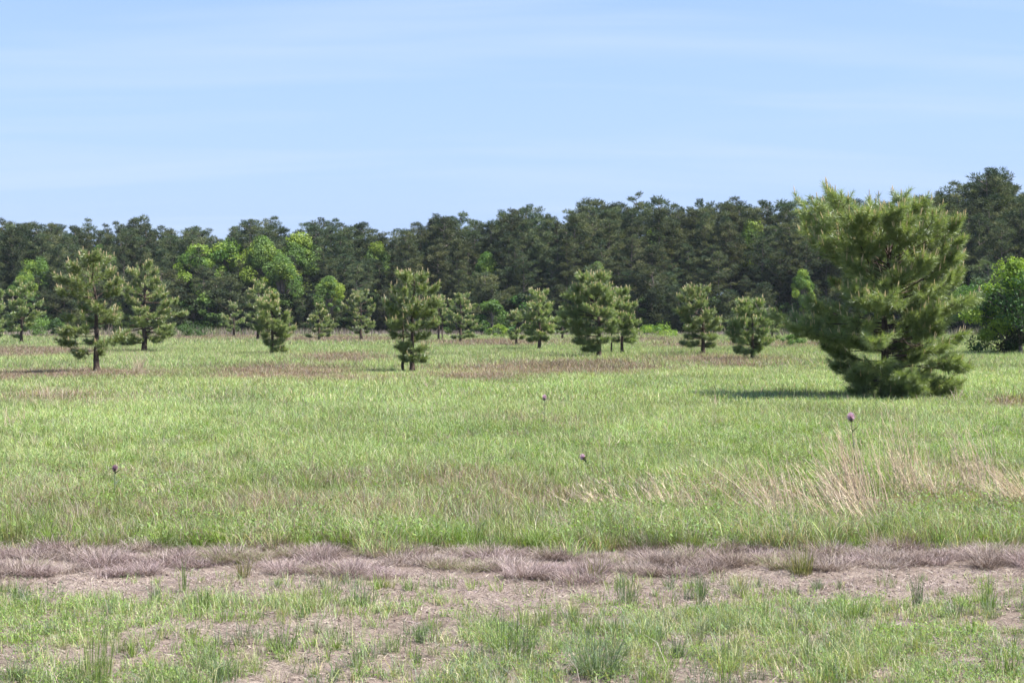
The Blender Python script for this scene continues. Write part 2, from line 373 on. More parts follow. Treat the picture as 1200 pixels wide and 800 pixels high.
y = rs.uniform(6.3, 10.1, 1500); x = rs.uniform(-4.5, 4.5, 1500); k = fbm(x * 1.4 + 3, y * 2.2, 78, 3) > .44; x, y = x[k], y[k]
bunches('verge_bunches', 'small dark bluish and bright bunches scattered on the foreground soil', 'grass', x, y, (.05, .15), (.015, .07), 34, .003,
        [(.11, .155, .085), (.14, .19, .10), (.16, .24, .06), (.20, .28, .06), (.18, .20, .12), (.30, .30, .15)], 613)

# thin dry stems standing loosely through the meadow and the verge
rs = R(171); mb = MB()
y = 6.4 + 30 * rs.uniform(0, 1, 60000) ** 1.6; x = rs.uniform(-1, 1, len(y)) * (y * .345 + 2)
g = fbm(x * .8, y * .5, 23, 3); k = (rs.uniform(size=len(y)) < .12 + 1.1 * sstep(.42, .62, g) * np.exp(-((y - 14) / 3.2) ** 2)) & ((y > 11.7) | ((y < 9.4) & (rs.uniform(size=len(y)) < .35)))
x, y = x[k], y[k]; n = len(x); az = rs.normal(math.pi, 1.4, n)
c = np.array([(.36, .30, .25), (.30, .23, .20), (.44, .38, .26), (.26, .20, .19), (.40, .40, .20)])[rs.randint(0, 5, n)]
blades(mb, x, y, gz(x, y), az, rs.uniform(.10, .27, n), rs.uniform(.05, .9, n), rs.uniform(.0018, .0035, n) * (.6 + y / 25), c * rs.uniform(.75, 1.2, (n, 1)), rs)
tag(mb.build('dry_stems', M_dry), 'thin dry grey and mauve stems standing loosely among the green grass', 'dry stems', kind='stuff')

# ---------------------------------------------------------------- the verge: patchy grass on bare soil, y 6.4 .. 10.4
def cover(x, y):
    n = fbm(x * 0.95 + 7, y * 1.9, 61, 4)
    band = 1 - sstep(9.15, 9.75, y)                 # bare in front of the dead strip
    n2 = fbm(x * 5, y * 6, 62, 3)
    return np.clip(sstep(.30, .52, n) * sstep(.34, .56, n2) * (0.07 + 0.93 * band), 0, 1)
rs = R(81)
mb = MB()
nt = 25000; x = rs.uniform(-4.6, 4.6, nt); y = rs.uniform(6.2, 10.4, nt)
k = rs.uniform(size=nt) < cover(x, y) * .95 + .02; x, y = x[k], y[k]
per = 12; X = np.repeat(x, per) + rs.normal(0, .018, len(x) * per); Y = np.repeat(y, per) + rs.normal(0, .018, len(x) * per); n = len(X)
hh = np.repeat(rs.uniform(.02, .09, len(x)) * (0.5 + 1.1 * vnoise(x * 1.3, y * 1.3, 5)), per)
W = np.zeros((n, len(PK))); s = fbm(X * .8, Y * .8, 91, 3)
W[:, 0] = 1; W[:, 1] = .8 * sstep(.4, .6, s); W[:, 2] = 1.5 * (1 - sstep(.42, .6, s)); W[:, 3] = .7; W[:, 4] = .45; W[:, 5] = .3; W[:, 8] = .3
blades(mb, X, Y, gz(X, Y), rs.uniform(0, 6.28, n), hh * rs.uniform(.5, 1.3, n), rs.uniform(.1, 1.3, n), rs.uniform(.0018, .0036, n), pick(W, rs), rs)
tag(mb.build('verge_grass', M_grass), 'short patchy green grass on the bare soil in the foreground', 'grass', kind='stuff')
mb = MB()
x = rs.uniform(-4.6, 4.6, 9000); y = rs.uniform(6.2, 9.9, 9000); k = (rs.uniform(size=9000) < cover(x, y)) & (fbm(x * 1.5, y * 1.8, 17, 3) > .36)
weeds(mb, x[k], y[k], 22, .035, .045, .017, 82, [(0.15, .23, .05), (.21, .29, .06), (.13, .19, .07)])
tag(mb.build('clover_weeds', M_broad), 'small leafy weeds creeping over the foreground soil', 'weeds', kind='stuff')
# dry litter lying on the soil
mb = MB(); n = 60000
x = rs.uniform(-5, 5, n); y = rs.uniform(6.2, 11.8, n); az = rs.uniform(0, 6.28, n)
D = np.stack([np.cos(az), np.sin(az), rs.uniform(0, .5, n)], 1)
LC = np.array([(.36, .30, .24), (.28, .22, .19), (.20, .15, .13), (.42, .37, .30), (.25, .19, .20)])[rs.randint(0, 5, n)]
needles(mb, np.stack([x, y, gz(x, y) + rs.uniform(.001, .008, n)], 1), D, rs.uniform(.015, .07, n), rs.uniform(.002, .006, n), LC, rs)
tag(mb.build('dry_litter', M_dry), 'dry pale bits of dead stalk littering the bare soil', 'litter', kind='stuff')

# crumbs and clods of dried mud
rs = R(83); mb = MB(); n = 15000
x = rs.uniform(-4.8, 4.8, n); y = rs.uniform(6.2, 10.6, n) ; k = (fbm(x * 3, y * 4, 19, 3) > .46); x, y = x[k], y[k]; n = len(x)
sz = .003 + .014 * rs.uniform(0, 1, n) ** 3; th = rs.uniform(0, 6.28, n); c_, s_ = np.cos(th), np.sin(th)
U = np.array([(1, 0, 0), (0, 1, 0), (-1, 0, 0), (0, -1, 0), (0, 0, .7), (0, 0, -.4)]); Vv = U[None] * rs.uniform(.5, 1.2, (n, 6, 3)) * sz[:, None, None]
Vx = Vv[..., 0] * c_[:, None] - Vv[..., 1] * s_[:, None]; Vy = Vv[..., 0] * s_[:, None] + Vv[..., 1] * c_[:, None]
P = np.stack([Vx + x[:, None], Vy + y[:, None], Vv[..., 2] + (gz(x, y) + sz * .2)[:, None]], -1)
fo = np.array([(0, 1, 4), (1, 2, 4), (2, 3, 4), (3, 0, 4), (1, 0, 5), (2, 1, 5), (3, 2, 5), (0, 3, 5)])
mb.add(P.reshape(-1, 3), (np.arange(n)[:, None, None] * 6 + fo).reshape(-1, 3), np.repeat(np.array([(.28, .22, .18), (.20, .155, .13), (.34, .28, .235), (.13, .10, .085)])[rs.randint(0, 4, n)], 6, axis=0))
tag(mb.build('soil_crumbs', M_clod), 'crumbs and small clods of dried mud on the bare soil', 'soil crumbs', kind='stuff')

# dead mauve strip between verge and meadow
def dead_tuft(mb, cx, cy, r, h, n, rs, cols):
    a = rs.uniform(0, 6.28, n); q = np.sqrt(rs.uniform(0, 1, n)) * r
    X = cx + np.cos(a) * q; Y = cy + np.sin(a) * q * .8
    az = a + rs.normal(0, 1.3, n)
    c = np.array(cols)[rs.randint(0, len(cols), n)] * rs.uniform(.7, 1.25, (n, 1))
    blades(mb, X, Y, gz(X, Y), az, h * rs.uniform(.35, 1.1, n), rs.uniform(.2, 2.4, n), rs.uniform(.0016, .0032, n), c, rs, .6)
MAUVE = [(.33, .25, .245), (.26, .185, .18), (.39, .32, .305), (.17, .125, .115), (.30, .24, .205)]
mb = MB()
for row, (yc, n_) in enumerate([(11.45, 46), (11.15, 50), (10.80, 52), (10.48, 50)]):
    for k in range(n_):
        cx = -5.2 + 10.4 * (k + rs.uniform(-.35, .35)) / n_; cy = yc + rs.normal(0, .07); v = rs.uniform()
        if row == 3 and fbm(np.array([cx * .9]), np.array([8.3]), 66, 3)[0] < .5: continue
        cols = [MAUVE, MAUVE[2:] + [(.34, .29, .23)], MAUVE[:4] + [(.15, .11, .095)], [(.20, .15, .125), (.27, .21, .18), (.13, .095, .08)], [(.18, .22, .07), (.30, .24, .20), (.25, .19, .15)]][rs.randint(0, 5)]
        if fbm(np.array([cx * 2.1]), np.array([yc * 2.0]), 67, 3)[0] < .20: continue
        cy += rs.normal(0, .09)
        dead_tuft(mb, cx, cy, rs.uniform(.06, .15), rs.uniform(.07, .18) * rs.uniform(.65, 1.2), 360, rs, cols)
        for j in range(3): dead_tuft(mb, cx + rs.normal(0, .11), cy + rs.normal(0, .06), .05, rs.uniform(.05, .13), 60, rs, cols)
for k in range(1100):                                   # scattered flattened stubble in front of it
    cx = rs.uniform(-5.2, 5.2); cy = 10.1 + rs.normal(0, .45)
    dead_tuft(mb, cx, cy, rs.uniform(.04, .16), rs.uniform(.012, .05), 18, rs, MAUVE + [(.36, .31, .24)])
tag(mb.build('dead_mauve_grass', M_dry), 'strip of dead mauve brown wiry grass between bare soil and meadow', 'dead grass', kind='stuff')

# ---------------------------------------------------------------- single tufts and dry clumps
def tuft(px, py, wpx, hpx, n, cols, label, name='grass_tuft', cat='grass tuft', group='green tufts on the bare verge', spread=.9, wid=.004, seed=0, mat=None):
    Y = Y_of(py); X = X_at(px, Y); s = Y / FPX; rs = R(1000 + px + py + seed)
    mb = MB(); a = rs.uniform(0, 6.28, n); r = wpx * s * .2
    q = np.sqrt(rs.uniform(0, 1, n)) * r
    h = hpx * s * rs.uniform(.3, 1.15, n)
    c = np.array(cols)[rs.randint(0, len(cols), n)] * rs.uniform(.75, 1.25, (n, 1))
    blades(mb, np.cos(a) * q, np.sin(a) * q, np.zeros(n) - .004, a + rs.normal(0, .8, n), h, rs.uniform(.02, spread, n) ** 1.3 * (wpx / max(hpx, 1)) * .95, rs.uniform(.4, 1.0, n) * wid, c, rs, rs.uniform(.12, .45, n))
    o = mb.build(name, mat or M_grass); o.location = (X, Y, float(gz(X, Y)))
    return tag(o, label, cat, group)
BLUE = [(.11, .155, .085), (.14, .19, .10), (.09, .13, .07)]; OLIVE = [(.20, .20, .08), (.13, .15, .045), (.26, .22, .11), (.10, .10, .04)]
LIVE = [(.15, .22, .06), (.19, .26, .07), (.12, .18, .06)]
tuft(180, 709, 32, 34, 55, BLUE, 'dark blue green tuft alone on bare soil at the far left of the verge')
tuft(236, 718, 55, 40, 90, LIVE, 'spreading fresh green tuft right of the small dark one on the left')
tuft(215, 695, 26, 42, 40, LIVE, 'slim upright green tuft at the front edge of the dead strip, left side')
tuft(360, 722, 36, 34, 50, LIVE, 'small green tuft on bare soil left of the picture middle')
tuft(128, 722, 36, 30, 40, BLUE, 'low bluish tuft at the left end of the bare soil')
tuft(425, 712, 70, 36, 90, BLUE, 'wide bluish tuft left of centre just in front of the dead strip')
tuft(735, 705, 60, 48, 70, BLUE, 'thin open tuft of upright blades right of centre below the dead strip')
tuft(820, 702, 42, 38, 65, BLUE, 'dark compact tuft on bare soil between centre and the olive bunch')
tuft(940, 672, 66, 44, 170, OLIVE, 'round olive rush bunch standing in the dead strip on the right', 'rush_clump', 'grass tuft')
tuft(285, 679, 36, 30, 80, OLIVE, 'small olive rush bunch standing in the dead strip on the left', 'rush_clump', 'grass tuft')
tuft(698, 678, 40, 34, 60, OLIVE, 'thin olive rush bunch in the dead strip right of centre', 'rush_clump', 'grass tuft')
tuft(1076, 711, 30, 46, 60, BLUE, 'dark upright tuft with a pale leaf alone on bare soil at the right')
tuft(1000, 728, 90, 42, 110, LIVE, 'broad leaning green tuft in the verge below the olive bunch')
tuft(1160, 716, 50, 48, 60, LIVE, 'green tuft at the right edge of the bare soil')
tuft(600, 768, 150, 74, 190, BLUE + LIVE, 'large loose grey green bunch of long blades at the bottom centre', spread=1.1)
tuft(700, 792, 130, 62, 260, BLUE, 'biggest dark bunch of arching blades at the bottom right of centre', spread=1.2)
tuft(110, 800, 90, 110, 110, LIVE + [(.36, .36, .17)], 'tall pale seeding grass bunch at the bottom left corner', spread=.6)
tuft(265, 786, 80, 34, 110, LIVE, 'low bright leafy bunch at the bottom left of centre', spread=1.2)
tuft(330, 760, 90, 46, 90, LIVE + BLUE, 'mid green bunch at the left of the bottom centre', spread=1.0)
tuft(20, 700, 40, 30, 50, LIVE, 'green tuft at the left edge of the bare soil')
tuft(1180, 795, 90, 50, 110, LIVE, 'green bunch in the bottom right corner')
tuft(850, 790, 110, 70, 70, [(.36, .36, .17), (.25, .28, .10)], 'sparse pale bunch of seed stalks at the bottom right', spread=1.0)
tuft(1010, 800, 70, 66, 50, [(.40, .36, .22), (.25, .28, .10)], 'straw coloured stalks at the bottom between centre and right corner', spread=1.1)
tuft(520, 640, 90, 44, 160, LIVE, 'arching bright green bunch at the front edge of the meadow, centre', group='bunches along the meadow edge', spread=1.1)
tuft(720, 640, 90, 44, 170, [(.07, .11, .04), (.10, .15, .05)], 'dark green bunch at the front edge of the meadow right of centre', group='bunches along the meadow edge', spread=1.0)
tuft(230, 640, 100, 40, 150, LIVE, 'bright green bunch at the front edge of the meadow, left', group='bunches along the meadow edge', spread=1.0)
tuft(1090, 640, 80, 40, 140, LIVE + OLIVE, 'yellow green bunch below the tawny clumps at the right', group='bunches along the meadow edge', spread=1.0)
tuft(928, 628, 46, 44, 90, LIVE, 'green sprout at the foot of the leftmost tawny clump', group='bunches along the meadow edge', spread=.8)
tuft(15, 645, 60, 70, 120, OLIVE + [(.3, .33, .08)], 'yellow green bunch at the left end of the meadow edge', group='bunches along the meadow edge')

def tawny(base, tips, n, label, seed, wid=.0050, spread=.12, group='tawny dry clumps in the meadow'):
    """clump of dry stalks that fan from the base towards the tips seen in the photo"""
    bx, by = base; Y = Y_of(by); X0 = X_at(bx, Y); s = Y / FPX; rs = R(seed); mb = MB()
    cols = np.array([(.62, .50, .34), (.70, .59, .42), (.55, .41, .29), (.46, .36, .29)])
    for tx, ty, fr in tips:
        m = int(n * fr * .8)
        for k in range(m):
            b = np.array([rs.normal(0, spread), rs.normal(0, .09), 0])
            q = rs.uniform(.5, 1.25)
            T = b + np.array([(tx - bx) * s * q * rs.uniform(.45, 1.1) + rs.normal(0, .06), rs.normal(0, .10), (by - ty) * s * (.2 + 1.0 * q) * (1 + rs.normal(0, .06))])
            mid = b * .5 + T * .5 + np.array([-.07 * (T[0] - b[0]), 0, .07 * T[2]])
            t = np.linspace(0, 1, 6)[:, None]; P = (1 - t) ** 2 * b + 2 * t * (1 - t) * mid + t * t * T
            c = cols[rs.randint(0, 4)] * rs.uniform(.8, 1.15)
            w = wid * rs.uniform(.6, 1.15)
            tube(mb, P, w * .5 * np.array([1, .95, .9, .8, .6, .2]), 3, c)
            if rs.uniform() < .8:                          # fluffy seed bits and curled sheath leaves on the upper stalk
                o = P[2] + (P[5] - P[2]) * rs.uniform(0, 1, (9, 1)); d = unit(P[5] - P[2]) + rs.normal(0, .35, (9, 3))
                needles(mb, o, d, rs.uniform(.03, .09, 9), np.full(9, .004), c * rs.uniform(.9, 1.2), rs)
    o = mb.build('dry_grass_clump', M_dry); o.location = (X0, Y, float(gz(X0, Y)))
    return tag(o, label, 'dry grass', group)
tawny((921, 622), [(852, 560, .35), (894, 545, .45), (880, 575, .2)], 70, 'leftmost tawny dry clump, its stalks blown to the left', 1)
tawny((1008, 606), [(951, 546, .3), (972, 531, .35), (987, 524, .35)], 130, 'biggest tawny dry clump leaning left, in front of the pink flower on a tall stem', 2, .0055)
tawny((1002, 622), [(944, 574, .5), (960, 566, .5)], 60, 'low tawny stalks leaning left at the foot of the biggest tawny clump', 8)
tawny((1068, 585), [(1022, 520, .15), (1056, 504, .5), (1050, 540, .35)], 105, 'tall upright tawny clump between the biggest one and the arched one', 3)
tawny((1150, 584), [(1119, 515, .4), (1134, 527, .35), (1142, 545, .25)], 90, 'tall tawny clump with arched tips near the right edge', 4)
tawny((1204, 602), [(1160, 560, .5), (1168, 570, .5)], 90, 'tawny clump leaning in over the right edge', 5)
tawny((1100, 590), [(1085, 560, .5), (1115, 560, .5)], 50, 'short greyish dry clump between the two tall tawny clumps at the right', 6)
tawny((790, 608), [(755, 565, .5), (770, 572, .5)], 40, 'thin mauve brown stalks left of all the tawny clumps', 7, .004, .2)
tawny((715, 602), [(690, 570, .5), (672, 578, .5)], 40, 'sparse brownish stalks in the meadow edge right of centre', 9, .0035, .22)
tawny((322, 604), [(328, 580, .6), (300, 598, .4)], 6, 'few pale curled stalks low in the meadow at the left', 10, .005, .03)
tawny((160, 439), [(150, 417, .35), (165, 420, .35), (174, 420, .3)], 60, 'pinkish dry bunch just right of the pine with the bare trunk', 11, .012, .12, 'dry bunches out in the field')
tawny((58, 474), [(48, 457, .5), (68, 457, .5)], 46, 'greyish dry bunch in the field at the left edge', 12, .010, .12, 'dry bunches out in the field')
tawny((503, 459), [(496, 446, .5), (516, 448, .5)], 14, 'pale straw stalks in front of the pine left of centre', 13, .012, .03, 'dry bunches out in the field')
tawny((838, 480), [(830, 462, .5), (842, 463, .5)], 12, 'pale straw stalks in the field left of the big pine', 14, .009, .03, 'dry bunches out in the field')
tawny((713, 534), [(708, 515, .4), (722, 518, .6)], 10, 'small pale bunch right of the nodding pink flower', 15, .006, .03, 'dry bunches out in the field')
tawny((16, 508), [(14, 482, .5), (22, 486, .5)], 24, 'brown dry stalks standing at the left edge of the field', 16, .007, .12, 'dry bunches out in the field')
tawny((1120, 475), [(1112, 460, .5), (1128, 458, .5)], 14, 'dry stalks beside the foot of the big pine on its right', 17, .010, .03, 'dry bunches out in the field')

# thistle like pink flowers
def flower(px, hy, by, label, lean=0.0, r=.026, droop=False, dark=False, seed=0):
    Y = Y_of(by); X = X_at(px, Y); s = Y / FPX; rs = R(500 + seed); h = (by - hy) * s
    root = empty('pink_flower', (X, Y, float(gz(X, Y))), label, 'flower', 'pink flowers in the meadow')
    t = np.linspace(0, 1, 8)[:, None]; tip = np.array([lean, 0, h])
    P = t * np.array([0, 0, h]) + t ** 2 * np.array([lean, 0, 0])
    if droop: P[-1] += np.array([lean * .3, 0, -.01])
    mb = MB(); tube(mb, P, np.linspace(.0045, .003, 8), 6, (.17, .19, .13))
    mb.build('stem', M_grass, root)
    mb = MB()
    for k in range(7):
        o = P[1 + k % 6]; a = rs.uniform(0, 6.28); d = np.array([[math.cos(a), math.sin(a), .7]])
        needles(mb, o[None], d, [.09], [.022], (.12, .15, .09), rs)
    mb.build('leaves', M_grass, root)
    c = P[-1]; ax = unit(P[-1] - P[-2]) if droop else np.array([0, 0, 1.0])
    mb = MB(); n = 260; d = unit(rs.normal(size=(n, 3))); o = c + d * r * np.array([.35, .35, .5])
    needles(mb, o, d + ax * .8, np.full(n, r * 1.1), np.full(n, r * .22), (np.array((.36, .24, .28)) if dark else np.array((.66, .50, .55))) * rs.uniform(.7, 1.3, (n, 1)), rs)
    mb.build('blossom', M_petal, root)
    mb = MB(); n = 90; o = c - ax * r * .5 + rs.normal(0, r * .2, (n, 3)); needles(mb, o, -ax + rs.normal(0, .6, (n, 3)), np.full(n, r * .9), np.full(n, r * .25), (.10, .09, .06), rs)
    mb.build('calyx', M_grass, root)
flower(134, 548, 590, 'dark purple flower head on a short stem in the meadow at the left', 0, .024, dark=True, seed=1)
flower(638, 466, 500, 'greyish pink flower head on a stem in the middle of the field', 0, .034, seed=2)
flower(690, 534, 556, 'nodding pink flower in the grass right of centre', -.05, .028, droop=True, seed=3)
flower(1004, 488, 604, 'pink flower on the tallest stem above the tawny clumps', -.05, .03, seed=4)

# ---------------------------------------------------------------- young pines
NEED_A = np.array((.125, .175, .062)); NEED_B = np.array((.270, .325, .125)); CANDLE = np.array((.52, .42, .25)); BRANCHC = (.1, .08, .06)
def bez(a, b, c, n):
    t = np.linspace(0, 1, n)[:, None]; return (1 - t) ** 2 * a + 2 * t * (1 - t) * b + t * t * c
def young_pine(px, py, top, rows, label, nprim=60, seed=0, lod=1.0, name='young_pine', split=False, trunk_px=None, candles=.5, hue=1.06, extra_trunks=(), nsub=9, window=None, low=0.0):
    """rows: (row, left column, right column) of the crown's outline in the photo; the crown is as deep as it is wide"""
    rs = R(3000 + seed); Y = Y_of(py); X0 = X_at(px, Y); s = Y / FPX; z0 = float(gz(X0, Y))
    H = (py - top) * s
    rows = sorted(rows, key=lambda r: -r[0])
    zr = np.array([(py - r[0]) * s for r in rows]); rl = np.array([(px - r[1]) * s for r in rows]); rr = np.array([(r[2] - px) * s for r in rows])
    root = empty(name, (X0, Y, z0), label, 'pine tree', 'young pines standing in the field')
    mx = (np.interp(0, [0], [0]))
    NL = min(.17 * (1 + .25 * (lod > 2)), .25)      # needle length
    def cx(z): return (np.interp(z, zr, rr) - np.interp(z, zr, rl)) / 2
    def hw(z): return max((np.interp(z, zr, rr) + np.interp(z, zr, rl)) / 2 - NL * .35, .06)
    # trunk: wanders gently towards the middle of the crown
    m = 14; tz = np.linspace(-.05, H * .97, m); lx = np.array([cx(z) for z in tz]); ramp = sstep(.35, 1.0, tz / H)
    TP = np.stack([lx * ramp * .8 + rs.normal(0, .015, m) * H * .25, rs.normal(0, .015, m) * H * .2, tz], 1); TP[0, :2] = TP[1, :2] = 0
    tr0 = (trunk_px or 6) * s * .5
    tb = MB(); tube(tb, TP, tr0 * (1 - .93 * (tz.clip(0) / H) ** .8) * (1 + .35 * np.exp(-tz.clip(0) / .12)), 9, BRANCHC)
    def tpos(z): return np.array([np.interp(z, tz, TP[:, 0]), np.interp(z, tz, TP[:, 1]), z])
    for (ex, etop) in extra_trunks:
        ez = np.linspace(-.05, (py - etop) * s, 8); P = np.stack([np.full(8, (ex - px) * s) + rs.normal(0, .01, 8), np.full(8, .25), ez], 1); tube(tb, P, tr0 * .6 * np.linspace(1, .3, 8), 7, BRANCHC)
    zb, zt = zr[0], H
    zs = np.linspace(0, 1, 200) * (zt - zb) + zb; wgt = np.array([(hw(z) + .25) * (1 + low * math.exp(-(z - zb) / .45)) for z in zs]); cdf = np.cumsum(wgt) / wgt.sum()
    nb = MB(); SH = []   # shoots: (origin, axis, length)
    bparts = []
    for i in range(nprim):
        ze = np.interp((i + rs.uniform(0, 1)) / nprim, cdf, zs)
        lv = (zt - zb) / max(5, round((zt - zb) / .42)); ze = zb + (round((ze - zb) / lv - .5) + .5 + rs.normal(0, .13 if not window else .34)) * lv
        az = i * 2.39996 + rs.normal(0, .35); f = min(max((ze - zb) / (zt - zb), 0.0), 1.0)
        q = rs.uniform(.70, 1.10) if rs.uniform() < .74 else rs.uniform(.35, .8)
        w = hw(ze) * q
        e = np.array([cx(ze) + math.cos(az) * w, math.sin(az) * w, ze - NL * .5])
        el = math.radians(3 + 40 * f ** 1.4 + rs.normal(0, 6))
        r = math.hypot(e[0] - np.interp(ze, tz, TP[:, 0]), e[1])
        if window and math.sin(az) < -.35 and (py - window[3]) * s - .25 < ze < (py - window[2]) * s + .15 and rs.uniform() < .45: continue
        bz = np.clip(ze - r * math.tan(el) + rs.normal(0, .10), max(.10 * H, .25), H * .93)
        bz = min(bz, max(ze - .05, H * .12)) if f > .3 else bz
        b = tpos(bz); mid = b * .45 + e * .55; mid[2] = b[2] * .55 + e[2] * .45 - .10 * r * (1 - f)
        P = bez(b, mid, e, 8); plen = np.linalg.norm(np.diff(P, axis=0), axis=1).sum()
        br = max(tr0 * (.17 if split and tr0 > .1 else .26) * min(1, plen / 1.2), .006 * lod ** .5)
        bb = MB() if split else tb
        tube(bb, P, br * np.linspace(1, .3, 8), 5, BRANCHC)
        ns = max(3, int(nsub * (0.5 + .5 * plen)))
        dirp = unit(P[-1] - P[0])
        SH.append((e, unit(P[-1] - P[-2]) + np.array([0, 0, .15 + .7 * f]), .30))
        for k in range(ns):
            t = rs.uniform(.30, 1.0) ** .75; j = min(int(t * 7), 6); o = P[j] + (P[j + 1] - P[j]) * (t * 7 - j)
            sd_ = 1 if k % 2 else -1; aa = math.atan2(dirp[1], dirp[0]) + sd_ * rs.uniform(.3, 1.25)
            L = (.22 + .38 * (1.05 - t)) * min(1.0, .45 + plen * .4) * rs.uniform(.7, 1.3)
            d = np.array([math.cos(aa), math.sin(aa), rs.uniform(-.1, .25 + .6 * f)]); d = unit(d); o2 = o + d * L + np.array([0, 0, .06])
            if L > .2: tube(bb, np.stack([o, o + d * L * .55, o2]), np.array([.009, .007, .004]) * lod ** .5, 3, BRANCHC)
            up = np.array([0, 0, rs.uniform(.1, .6) * (.5 + 1.0 * f)])
            SH.append((o2, d + up, .26))
            for _ in range(rs.randint(1, 3)):
                SH.append((o + d * L * rs.uniform(.3, .8), unit(d + rs.normal(0, .6, 3)) + up * .7, .2))
        if split: bparts.append(bb)
    # leader shoots crowd the top
    for k in range(10 + nprim // 4):
        z = rs.uniform(.80, 1.0) * H; a = rs.uniform(0, 6.28); w = hw(min(z, H)) * rs.uniform(.0, .75)
        SH.append((np.array([cx(z) + math.cos(a) * w, math.sin(a) * w, z - NL * .8]), np.array([math.cos(a) * .25, math.sin(a) * .25, 1.0]), .3))
    if window:            # open gap in the crown through which the trunk shows
        x0, x1, r0, r1 = window
        SH = [q for q in SH if not ((x0 - px) * s < q[0][0] < (x1 - px) * s and (py - r1) * s < q[0][2] < (py - r0) * s and q[0][1] < -.1)]
    O = np.array([q[0] for q in SH]); A = unit(np.array([q[1] for q in SH])); LN = np.array([q[2] for q in SH]) * rs.uniform(.8, 1.25, len(SH))
    nn = int(96 / lod ** .9); nS = len(SH)
    t = rs.uniform(0, 1, (nS, nn)); o = (O - A * (LN * .75)[:, None])[:, None] + A[:, None] * (LN[:, None] * t)[..., None]
    perp = unit(np.cross(np.broadcast_to(A[:, None], (nS, nn, 3)), rs.normal(size=(nS, nn, 3))))
    ang = np.radians(72 - 42 * t + rs.normal(0, 9, (nS, nn)))[..., None]
    D = A[:, None] * np.cos(ang) + perp * np.sin(ang); D[..., 2] -= .12
    tone = rs.uniform(0, 1, (nS, 1, 1)) * .7 + rs.uniform(0, 1, (nS, nn, 1)) * .3
    col = (NEED_A + (NEED_B - NEED_A) * tone) * hue
    needles(nb, o.reshape(-1, 3), D.reshape(-1, 3), NL * rs.uniform(.7, 1.15, nS * nn), np.full(nS * nn, .0088 * lod), col.reshape(-1, 3), rs)
    # pale upright candles on the outer tips
    outer = (rs.uniform(size=nS) < candles * np.clip(.25 + (O[:, 2] - zb) / (zt - zb), 0, 1)) & (A[:, 2] > .2)
    for i in np.nonzero(outer)[0]:
        for _ in range(rs.randint(1, 3)):
            b = O[i] + A[i] * LN[i] * .25 + rs.normal(0, .015, 3); d = unit(A[i] * .4 + np.array([rs.normal(0, .08), rs.normal(0, .08), 1.0])); L = rs.uniform(.07, .19)
            tube(nb, np.stack([b, b + d * L * .7, b + d * L]), np.array([.009, .008, .002]) * lod ** .8, 4, CANDLE * rs.uniform(.8, 1.2))
    tb.build('trunk', M_bark, root, smooth=True)
    nb.build('crown', M_needle, root)
    bparts.sort(key=lambda b: -b.n)
    for bb in bparts[:96]: bb.build('branch', M_bark, root, smooth=True)
    if len(bparts) > 96:                 # the smallest twigs as one part
        rest = MB()
        for bb in bparts[96:]:
            for v, f, c in zip(bb.V, bb.F, bb.c): rest.V.append(v); rest.c.append(c)
            rest.F += [f + rest.n for f in bb.F]; rest.m += bb.m; rest.n += bb.n
        tag(rest.build('small_branches', M_bark, root, smooth=True), kind='stuff')
    return root

young_pine(1037, 468, 226, [(468, 1000, 1112), (452, 975, 1127), (434, 962, 1131), (415, 945, 1142), (400, 941, 1156), (385, 925, 1135), (370, 908, 1140), (351, 912, 1150), (332, 958, 1143), (314, 965, 1133),
    (295, 956, 1127), (276, 950, 1116), (257, 930, 1120), (240, 928, 1114), (229, 944, 1098)], 'largest and nearest pine, wide and bushy to the ground, at the right', 138, 1, 1.0, split=True, trunk_px=12, candles=.62, nsub=8, window=(1026, 1060, 392, 420), low=.6)
young_pine(113, 438, 291, [(420, 75, 97), (405, 71, 140), (386, 66, 146), (367, 68, 135), (350, 75, 150), (330, 58, 148), (315, 77, 140), (298, 82, 138)],
    'open young pine with a bare lower trunk at the left', 34, 2, 1.7, split=True, trunk_px=8, candles=.7, nsub=8)
young_pine(169, 412, 303, [(402, 138, 182), (386, 128, 210), (367, 128, 217), (349, 137, 210), (330, 146, 197), (311, 155, 183)],
    'conical young pine close behind the bare trunked one on its right', 46, 3, 2.4, trunk_px=7, candles=.7)
young_pine(25, 403, 330, [(396, 8, 22), (382, 4, 50), (364, 3, 54), (349, 8, 42), (337, 13, 37)], 'small pine with a visible trunk near the left edge', 30, 4, 3.0, trunk_px=4.5, hue=1.15)
young_pine(-3, 400, 338, [(394, -20, 10), (375, -24, 18), (355, -18, 12), (343, -12, 6)], 'pine cut off by the left edge of the photo', 24, 5, 3.2, trunk_px=4, hue=1.15)
young_pine(274, 395, 352, [(388, 264, 280), (378, 257, 288), (369, 257, 288), (356, 267, 281)], 'tiny far pine left of the pine with a crooked crown', 18, 6, 4.2, trunk_px=3, hue=1.15)
young_pine(302, 399, 326, [(392, 290, 308), (370, 285, 318), (350, 284, 326), (340, 286, 322), (331, 295, 312)], 'taller pine half hidden behind the crooked crowned one', 26, 7, 3.8, trunk_px=4)
young_pine(319, 414, 342, [(412, 313, 334), (404, 306, 336), (395, 302, 337), (379, 300, 345), (362, 293, 336), (348, 303, 327)], 'dense pine with a crooked crown reaching the ground, left of centre', 40, 8, 2.3, trunk_px=5)
young_pine(374, 400, 355, [(394, 359, 390), (378, 358, 394), (366, 361, 386), (358, 370, 381)], 'small triangular pine far out, left of centre', 22, 9, 3.8, trunk_px=3.5)
young_pine(423, 399, 338, [(390, 408, 440), (375, 407, 444), (359, 401, 443), (346, 408, 436)], 'far pine with a rounded top between the triangular one and the centre left pine', 28, 10, 3.8, trunk_px=4)
